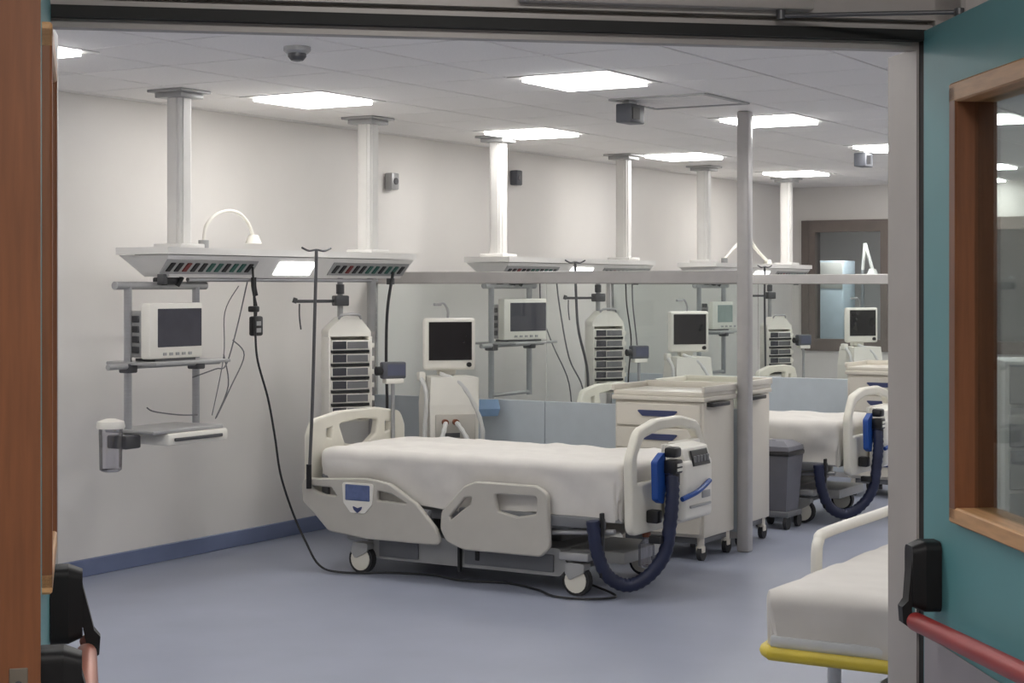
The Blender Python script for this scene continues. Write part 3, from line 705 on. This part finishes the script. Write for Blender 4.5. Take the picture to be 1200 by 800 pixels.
# suction jar and tray on first rack
t = thing('suction_jar', 'clear suction jar with white lid hanging at the left of the lowest shelf', 'jar', (.68, -.30, .68))
k = MB(); k.lathe([(.045, 0), (.058, .01), (.062, .21), (.062, .23)]); k.build('jar', 'clear_plastic', t)
k = MB(); k.lathe([(.072, .225), (.076, .235), (.07, .262), (.03, .275)]); k.build('lid', 'white_plastic', t)
k = MB(); k.box(-.08, .06, .05, .165, .112, .183, r=.01); k.build('bracket', 'dark_metal', t)
t = thing('cable_coil', 'thin grey monitor leads hanging at the right of the leftmost rack', 'cable', (.66, .5, 1.2))
k = MB(); k.tube([(.0, .33, .48), (.01, .22, .2), (.0, .14, .0), (.0, .05, -.02), (-.02, -.12, -.06)], .004, n=6)
k.tube([(.0, .20, .14), (.0, .30, .05), (.0, .18, -.13), (.0, .05, -.3), (0, .16, -.12), (0, .12, .06)], .004, n=6).tube([(.0, .25, .45), (0, .13, .3), (.0, .12, .05), (0, .02, -.28)], .003, n=6)
k.build('lead', 'cable_grey', t, each=True)
k = MB(); k.tube([(.04, -.15, -.265), (.05, -.3, -.255), (.05, -.5, -.225), (.05, -.56, -.2)], .004, n=6); k.build('lead', 'cable_grey', t, each=True)

# black hand controls and power cable
def controller(y, label, x=.69):
    t = thing('hand_control', label, 'hand control', (x, y, 1.36), 0, 'black hand controls hanging from the beams')
    k = MB(); k.box(-.02, .02, -.045, .045, .0, .115, r=.012); k.build('handset', 'black_plastic', t)
    k = MB(); k.tube([(0, 0, .11), (0, .005, .17), (.0, -.01, .22), (0, -.02, .28), (0, -.015, .345)], .006); c = k.build('cord', 'cable_black', t)
    k = MB(); k.tube([(0, -.005, .235), (0, -.02, .29), (0, -.02, .34)], .016); k.build('cord_grip', 'black_plastic', c)
    k = MB(); k.box(.018, .023, -.02, .02, .02, .045, r=.001, seg=1).box(.018, .023, -.02, .02, .06, .085, r=.001, seg=1); k.build('button', 'grey_metal', t, each=True); return t
h0 = controller(.87, 'black hand control on a cord below the nearest beam lamp')
dup(h0, 'small black hand control hanging just left of the tall post', (.69, 8.06, 1.36))
t = thing('power_cable', 'long dark power cable falling from the nearest beam to the near bed', 'cable', (0, 0, 0))
k = MB(); k.tube([(.76, .755, 1.76), (.76, .77, 1.55), (.755, .785, 1.38), (.76, .80, 1.22), (.77, .88, 1.0), (.78, .93, .78), (.80, .96, .55), (.84, 1.02, .33), (.93, 1.03, .16), (1.05, 1.0, .04), (1.2, 1.0, .012), (1.45, 1.14, .010), (1.7, 1.2, .010), (1.94, 1.14, .010), (2.2, 1.2, .010), (2.45, 1.10, .010), (2.62, .98, .010), (2.8, 1.0, .010), (2.9, 1.15, .010), (2.6, 1.4, .012)], .0065, n=8)
k.build('cable', 'cable_black', t, each=True)
k = MB(); k.box(.735, .785, .74, .79, 1.50, 1.535, r=.008); k.build('plug', 'black_plastic', t)

# IV poles
def iv_pole(name_label, pts, top, parent_loc=(0, 0, 0)):
    t = thing('iv_pole', name_label, 'iv pole', parent_loc, 0, 'thin grey iv poles at the bed heads')
    k = MB(); k.tube(pts, .010, n=8, sub=3); k.build('pole', 'dark_metal', t)
    k = MB(); a = Vector(top)
    k.tube([a+Vector((-.03, -.10, .012)), a+Vector((-.01, -.06, -.006)), a, a+Vector((.01, .06, -.006)), a+Vector((.03, .10, .012))], .006, n=6)
    k.build('bag_hook', 'dark_metal', t)
    k = MB(); e = Vector(pts[-1]); k.cyl(e+Vector((0, 0, -.04)), e+Vector((0, 0, .1)), .016); k.build('socket', 'black_plastic', t); return t
iv_pole('tall thin iv pole clamped at the left head corner of the near bed', [(1.0, 1.04, 1.86), (1.0, 1.02, 1.4), (1.0, 1.0, .95), (.995, .975, .52)], (1.0, 1.04, 1.86))
iv_pole('bent iv pole of the second bed seen through the first glass partition', [(.93, 4.28, 1.83), (.93, 4.30, 1.5), (.94, 4.32, 1.30), (.93, 4.46, 1.05), (.89, 4.56, .82), (.88, 4.58, .5)], (.93, 4.28, 1.83))
iv_pole('iv pole of the far bed seen just right of the tall post', [(.90, 8.0, 1.83), (.90, 8.0, 1.4), (.90, 8.02, .9), (.90, 8.03, .5)], (.90, 8.0, 1.83))

# infusion pump towers: a hanging pole, a rack and the pumps in it
ordn = ['topmost', 'second', 'third', 'fourth', 'fifth', 'lowest']
PUMP = None
def pump_tower(x, y, rot, where, n=6, z0=.86):
    global PUMP
    c, s = math.cos(rot), math.sin(rot)
    h = thing('equipment_drop_pole', 'grey clamp pole hanging from the beam above the pump rack '+where, 'pole', (x-.08*c, y-.08*s, 0), rot, 'drop poles above the pump racks')
    k = MB(); k.cyl((0, 0, z0+.0), (0, 0, 1.70), .018); k.build('pole', 'grey_metal', h)
    k = MB(); k.box(-.035, .045, -.045, .045, 1.525, 1.59, r=.008).cyl((0, 0, 1.60), (0, 0, 1.66), .026); k.build('clamp', 'dark_metal', h)
    k = MB(); k.cyl((.0, -.30, 1.555), (.0, .0, 1.555), .010).cyl((0, -.305, 1.545), (0, -.295, 1.575), .014).tube([(0, -.27, 1.54), (.0, -.27, 1.46), (0, -.26, 1.38)], .005, n=6); k.build('arm', 'dark_metal', h)
    r = thing('infusion_pump_rack', 'white infusion pump rack with a rounded handle '+where, 'pump rack', (x, y, z0), rot, 'white infusion pump racks')
    W = .255; H = .082*n
    k = MB(); k.box(-.05, -.025, -W/2, W/2, 0, H+.02, r=.006).box(-.05, .09, -W/2-.012, -W/2, 0, H+.02, r=.004).box(-.05, .09, W/2, W/2+.02, 0, H+.02, r=.004).box(-.05, .09, -W/2, W/2, -.015, 0, r=.003); k.build('rack_frame', 'white_plastic', r)
    k = MB(); k.prism(rounded([(-W/2-.01, H+.02), (W/2+.018, H+.02), (W/2+.018, H+.05), (W/2-.06, H+.14), (-W/2+.08, H+.14), (-W/2-.01, H+.06)], [.004, .004, .03, .05, .05, .03]), -.05, .075, 'x'); k.build('top_cap', 'white_plastic', r)
    k = MB(); k.tube([(.07, -W/2+.06, H+.13), (.09, -.05, H+.155), (.09, .05, H+.155), (.07, W/2-.05, H+.13)], .008); k.build('carry_handle', 'grey_metal', r)
    k = MB()
    for i in range(n): k.box(.06, .088, W/2+.004, W/2+.036, .03+i*.082, .06+i*.082, r=.004)
    k.build('lock_knob', 'white_plastic', r, each=True)
    for i in range(n):
        z = z0+.004+(n-1-i)*.082
        l = '%s infusion pump in the rack %s' % (ordn[i] if i < n-1 else 'lowest', where)
        if PUMP is None:
            p = thing('infusion_pump', l, 'infusion pump', (x, y, z), rot, 'infusion pumps stacked '+where)
            k = MB(); k.box(-.02, .10, -W/2+.002, W/2-.002, .014, .075, r=.004); k.build('case', 'white_plastic', p)
            k = MB(); k.box(.099, .103, -W/2+.008, -.03, .022, .069); k.build('display', 'pump_display', p, smooth=False)
            k = MB(); k.box(.099, .1025, -.024, W/2-.014, .024, .066); k.build('keypad', 'cable_grey', p, smooth=False)
            k = MB(); k.box(.07, .108, -W/2+.004, W/2-.006, .0, .0135); k.build('door_slot', 'black_plastic', p, smooth=False)
            PUMP = p
        else: dup(PUMP, l, (x, y, z), rot, group='infusion pumps stacked '+where)
pump_tower(.70, 1.72, R(-32), 'behind the near headboard', 6, .825)
pump_tower(.72, 5.12, R(-32), 'behind the first glass partition', 6, .82)
pump_tower(.72, 8.68, R(-32), 'right of the tall post', 5, .80)
t = thing('equipment_drop_pole', 'thick grey tube hanging from the right end of the nearest beam', 'pole', (.66, 2.06, 0), 0)
k = MB(); k.cyl((0, 0, 1.36), (0, 0, 1.70), .03); k.build('tube', 'grey_metal', t)
k = MB(); k.tube([(.10, .10, 1.74), (.09, .05, 1.5), (.08, .05, 1.2), (.08, .06, .9), (.08, .06, .55)], .010, n=6); k.build('cable', 'cable_black', t, each=True)

# small devices on stands at the bed heads
def stand_device(x, y, label, zb=.60, zt=1.06):
    t = thing('bedside_device', label, 'device', (x, y, 0), R(-30), 'small blue-grey devices on bed stands')
    k = MB(); k.cyl((0, 0, zb), (0, 0, zt), .0125); k.build('pole', 'aluminium', t)
    k = MB(); k.box(-.03, .03, -.08, .08, zt+.015, zt+.12, r=.012); c = k.build('case', 'box_grey', t)
    k = MB(); k.box(.029, .033, -.05, .07, zt+.035, zt+.105); k.build('screen', 'device_screen', c, smooth=False)
    k = MB(); k.cyl((.0, -.115, zt+.065), (.0, -.075, zt+.065), .028); k.build('knob', 'black_plastic', c)
    k = MB(); k.box(-.03, .035, -.06, .06, zt-.015, zt+.016, r=.006); k.build('cradle', 'white_plastic', t); return t
stand_device(.988, 1.83, 'small blue-grey device on a pole at the near headboard')
stand_device(.988, 5.22, 'small grey device on a pole seen through the first glass partition')
stand_device(.985, 8.76, 'small dark device on a pole beside the far pump rack')

# ventilators
def ventilator(x, y, rot, label):
    t = thing('ventilator', label, 'ventilator', (x, y, 0), rot, 'ventilators with dark screens on carts')
    # faces local +x
    k = MB(); k.box(-.02, .045, -.175, .175, 1.10, 1.44, r=.02, seg=3); s = k.build('screen_housing', 'white_plastic', t)
    k = MB(); k.box(.042, .05, -.145, .145, 1.165, 1.415); k.build('screen', 'screen_dark', s, smooth=False)
    k = MB(); k.cyl((.045, .125, 1.135), (.062, .125, 1.135), .016); k.build('dial', 'black_plastic', s)
    k = MB(); k.box(-.10, -.015, -.06, .06, 1.06, 1.2, r=.02); k.build('screen_mount', 'white_plastic', s)
    k = MB(); k.loft([[(a*.15, b_*.16, .60) for a, b_ in ((-1, -1), (1, -1), (1, 1), (-1, 1))], [(a*.15, b_*.165, .88) for a, b_ in ((-1, -1), (1, -1), (1, 1), (-1, 1))], [(a*.13, b_*.15, 1.06) for a, b_ in ((-1, -1), (1, -1), (1, 1), (-1, 1))]])
    bd = k.build('body', 'white_plastic', t, smooth=False)
    k = MB(); k.box(.145, .165, -.13, .14, .62, .82, r=.008); fp = k.build('front_panel', 'bed_panel', bd)
    k = MB(); k.cyl((.165, -.07, .77), (.20, -.07, .77), .02).cyl((.165, .0, .77), (.20, .0, .77), .02); k.build('gas_port', 'brown_cap', fp, each=True)
    k = MB(); k.box(.165, .175, -.07, .03, .67, .70); k.build('vent_slot', 'dark_metal', fp, smooth=False)
    k = MB(); k.box(-.2, .2, -.2, .2, .09, .15, r=.02).box(-.06, .06, -.08, .08, .15, .62, r=.02); k.build('cart', 'grey_metal', t)
    for a in (-1, 1):
        for b_ in (-1, 1):
            k = MB(); k.cyl((a*.17, b_*.17-.015, .045), (a*.17, b_*.17+.015, .045), .045); k.build('castor', 'rubber', t)
    k = MB(); k.tube([(.20, -.07, .77), (.27, -.12, .66), (.26, -.17, .52), (.16, -.2, .50), (.12, -.19, .7), (.12, -.18, .95), (.06, -.20, 1.05)], .015, n=8, ripple=.12); k.build('breathing_tube', 'tube_clear', t)
    k = MB(); k.tube([(.20, .0, .77), (.29, .05, .66), (.28, .09, .5), (.2, .16, .52), (.16, .18, .75), (.13, .06, 1.0), (.08, -.08, 1.08)], .015, n=8, ripple=.12); k.build('breathing_tube', 'tube_clear', t)
    k = MB(); k.tube([(-.02, 0, 1.43), (-.02, .0, 1.49), (-.01, -.03, 1.535), (.0, -.07, 1.53)], .008, n=6).box(-.02, .02, -.10, -.05, 1.52, 1.54, r=.005); k.build('support_arm', 'grey_metal', t)
    k = MB(); k.box(-.02, .05, -.21, -.165, 1.03, 1.09, r=.008).box(-.02, .04, .165, .20, .85, 1.05, r=.01); k.build('side_bracket', 'white_plastic', t, each=True)
    return t
v1 = ventilator(.95, 2.52, R(-42), 'ventilator with black screen, white hoses and brown ports behind the near bed')
dup(v1, 'ventilator with a black screen rising above the tall cream cart', (1.0, 6.10, 0), R(-42))
dup(v1, 'small far ventilator in front of the internal window', (1.42, 9.15, 0), R(-38))
t = thing('glove_pouch', 'pale blue pouch hooked beside the near ventilator', 'pouch', (1.05, 2.83, .78), R(-40))
k = MB(); k.loft([[(a*.02, b_*.075, 0) for a, b_ in ((-1, -1), (1, -1), (1, 1), (-1, 1))], [(a*.04, b_*.085, .05) for a, b_ in ((-1, -1), (1, -1), (1, 1), (-1, 1))], [(a*.012, b_*.08, .11) for a, b_ in ((-1, -1), (1, -1), (1, 1), (-1, 1))]]); k.build('pouch', 'glove_blue', t)
k = MB(); k.tube([(0, -.07, .10), (-.01, -.1, .14), (-.01, -.13, .13)], .005, n=6); k.build('loop', 'tube_clear', t)

# loose cables seen through the first partition
t = thing('cable_bundle', 'thin dark cables hanging from the middle beam left of the pump rack', 'cable', (.70, 4.4, 0))
k = MB(); k.tube([(0, 0, 1.72), (0, .05, 1.5), (0, .2, 1.1), (0, .42, .85), (0, .45, .5)], .006, n=6).tube([(0, -.25, 1.70), (0, -.22, 1.45), (0, -.05, 1.2), (0, .2, .9), (0, .26, .5)], .005, n=6); k.build('cable', 'cable_grey', t, each=True)
t = thing('cable_pair', 'two dark gas hoses hanging from the middle beam right of the pump rack', 'cable', (.70, 5.55, 0))
k = MB(); k.tube([(0, 0, 1.72), (0, .02, 1.5), (0, .1, 1.2), (0, .05, .9), (0, .05, .5)], .006, n=6); k.build('hose', 'cable_black', t)
k = MB(); k.tube([(0, .12, 1.72), (0, .13, 1.5), (0, .2, 1.2), (0, .26, .85), (0, .27, .5)], .006, n=6); k.build('hose', 'cable_grey', t)

# exam lamps on the beams
def exam_lamp(y, label, path, rr):
    t = thing('exam_lamp', label, 'lamp', (.58, y, 1.86), 0, 'white exam lamps on the service beams')
    k = MB()
    for seg in path: k.tube(seg, rr, n=8)
    k.build('arm', 'white_plastic', t)
    p = path[-1][-1]; k = MB(); k.cyl((p[0], p[1], p[2]-.03), (p[0], p[1], p[2]+.02), .05, .03); k.build('lamp_head', 'white_plastic', t)
    k = MB(); k.cyl((path[0][0][0], path[0][0][1], 0), (path[0][0][0], path[0][0][1], .05), .03); k.build('mount', 'grey_metal', t); return t
exam_lamp(.70, 'curved white exam lamp arm on top of the nearest beam', [[(0, -.16, .03), (0, -.14, .13), (0, -.05, .2), (0, .06, .225), (0, .16, .21), (0, .24, .15), (0, .28, .07)]], .010)
exam_lamp(8.3, 'white exam lamp with a folded arm above the far beam beside the post', [[(0, -.50, .04), (0, -.30, .14), (0, .0, .26)], [(0, .05, .26), (0, .3, .13), (0, .55, .03)]], .018)
t = thing('exam_lamp', 'white folded arm standing in for a reflection in the internal window', 'lamp', (.27, 12.5, 0))  # arm modelled in place of one reflected in the window glass
k = MB(); k.cyl((0, 0, 1.84), (.03, 0, 2.15), .02).cyl((.03, 0, 2.15), (.12, 0, 1.84), .02); k.build('arm', 'white_plastic', t)
k = MB(); k.cyl((.12, 0, 1.78), (.12, 0, 1.85), .07, .04); k.build('lamp_head', 'white_plastic', t)
k = MB(); k.cyl((0, 0, 0), (0, 0, 1.84), .02).cyl((0, 0, 0), (0, 0, .04), .2); k.build('stand', 'grey_metal', t)

# ------------------------------------------------------------------ ceiling and wall fittings
t = thing('smoke_detector', 'round grey smoke detector on the ceiling near the upper left', 'smoke detector', (2.24, -.72, ZC))
k = MB(); k.lathe([(.062, 0), (.062, -.018), (.05, -.03)]); k.build('base', 'grey_metal', t)
k = MB(); k.lathe([(.042, -.03), (.042, -.045), (.028, -.062), (.01, -.066)]); k.build('sensor', 'dark_metal', t)
def hang_box(x, y, label):
    t = thing('hanging_box', label, 'box', (x, y, ZC), 0, 'grey boxes hanging under the ceiling')
    k = MB(); k.box(-.05, .05, -.09, .09, -.135, -.025, r=.008); c = k.build('case', 'box_grey', t)
    k = MB(); k.box(-.04, .04, .09, .096, -.12, -.04, r=.002, seg=1).box(.05, .054, -.07, .02, -.115, -.045, r=.001, seg=1); k.build('face', 'black_plastic', c)
    k = MB(); k.box(-.02, .02, -.05, .05, -.026, 0); k.build('bracket', 'grey_metal', t); return t
h1_ = hang_box(2.52, 2.06, 'grey box hanging under the ceiling vent above the near bed')
dup(h1_, 'grey box hanging under the ceiling light beside the door jamb', (2.46, 6.28, ZC))
t = thing('ceiling_vent', 'square perforated ceiling vent beside the larger hanging box', 'vent', (2.76, 2.23, ZC))
k = MB()
for a in range(4):
    k.box(-.30, .30, -.315, -.285, -.010, 0, M=Matrix.Rotation(R(90*a), 4, 'Z'))
k.build('frame', 'grey_metal', t, smooth=False)
for i in range(9):
    k = MB(); k.box(-.28, .28, -.26+i*.06, -.225+i*.06, -.006, -.001, r=.001, seg=1); k.build('louvre', 'ceiling_tile', t, smooth=False)
def wall_box(y, z, label, m):
    t = thing('wall_sensor', label, 'sensor', (0, y, z), 0, 'small boxes high on the headwall')
    k = MB(); k.box(.002, .07, -.045, .045, -.06, .06, r=.01); k.build('case', m, t)
    k = MB(); k.cyl((.07, 0, .0), (.076, 0, .0), .025); k.build('lens', 'dark_metal', t); return t
wall_box(3.18, 2.40, 'small pale grey sensor box on the wall right of the second column', 'grey_metal')
wall_box(4.92, 2.52, 'small dark sensor box on the wall right of the third column', 'box_grey')

# ------------------------------------------------------------------ stretcher in the right foreground
SR = R(0)
st = thing('stretcher', 'stretcher with a yellow bumper beside the right door jamb', 'stretcher', (5.42, -.82, 0), SR)
SW, SL = .41, 1.05
k = MB(); k.box(-SW, SW, -SL, SL, .515, .555, r=.01); k.build('platform', 'stretcher_frame', st)
k = MB()
ring = [(-SW-.035, -SL-.01), (SW+.035, -SL-.01), (SW+.035, SL+.01), (-SW-.035, SL+.01)]
pr = rounded(ring, .10, 5); k.tube([(p[0], p[1], .50) for p in pr]+[(pr[0][0], pr[0][1], .50)], .021, n=10, sub=2); k.build('bumper', 'yellow_bumper', st)
for a in (-1, 1):
    for c in (-1, 1):
        k = MB(); k.cyl((a*.28, c*.82, .15), (a*.28, c*.82, .52), .022); l = k.build('leg', 'stretcher_frame', st)
        k = MB(); k.cyl((a*.28-.02, c*.82, .075), (a*.28+.02, c*.82, .075), .075, n=20).box(a*.28-.03, a*.28+.03, c*.82-.03, c*.82+.03, .11, .17, r=.006); k.build('castor', 'rubber', l)
k = MB(); k.cyl((-.28, -.82, .2), (-.28, .82, .2), .018).cyl((.28, -.82, .2), (.28, .82, .2), .018).cyl((-.28, 0, .2), (.28, 0, .2), .018); k.build('lower_frame', 'stretcher_frame', st)
for a in (-1, 1):
    k = MB(); xx = a*(SW+.075); k.tube([(xx, -.44, .50), (xx, -.44, .70), (xx, -.42, .765), (xx, -.34, .785), (xx, .2, .785), (xx, .62, .785), (xx, .72, .77), (xx, .74, .70), (xx, .74, .50)], .020, n=10).cyl((a*(SW-.02), -.44, .53), (xx, -.44, .53), .015).cyl((a*(SW-.02), .74, .53), (xx, .74, .53), .015); k.build('side_rail', 'white_plastic', st)
k = MB(); k.cyl((0, -SL+.06, .44), (0, -SL+.06, .52), .03).box(-.06, .06, -SL+.02, -SL+.10, .40, .45, r=.01); k.build('end_bracket', 'grey_metal', st)
mt = thing('stretcher_pad', 'thick white sheeted pad on the stretcher by the door', 'mattress', (5.42, -.82, 0), SR)
k = MB(); k.box(-.34, .34, -.95, .95, .557, .65, r=.03); k.build('core', 'white_plastic', mt)
me = sheet_mesh(.87, 2.10, .165, .70, 0, 5, hem=.02, wr=.006, rad=.05); link('sheet', me, 'stretcher_linen', mt)
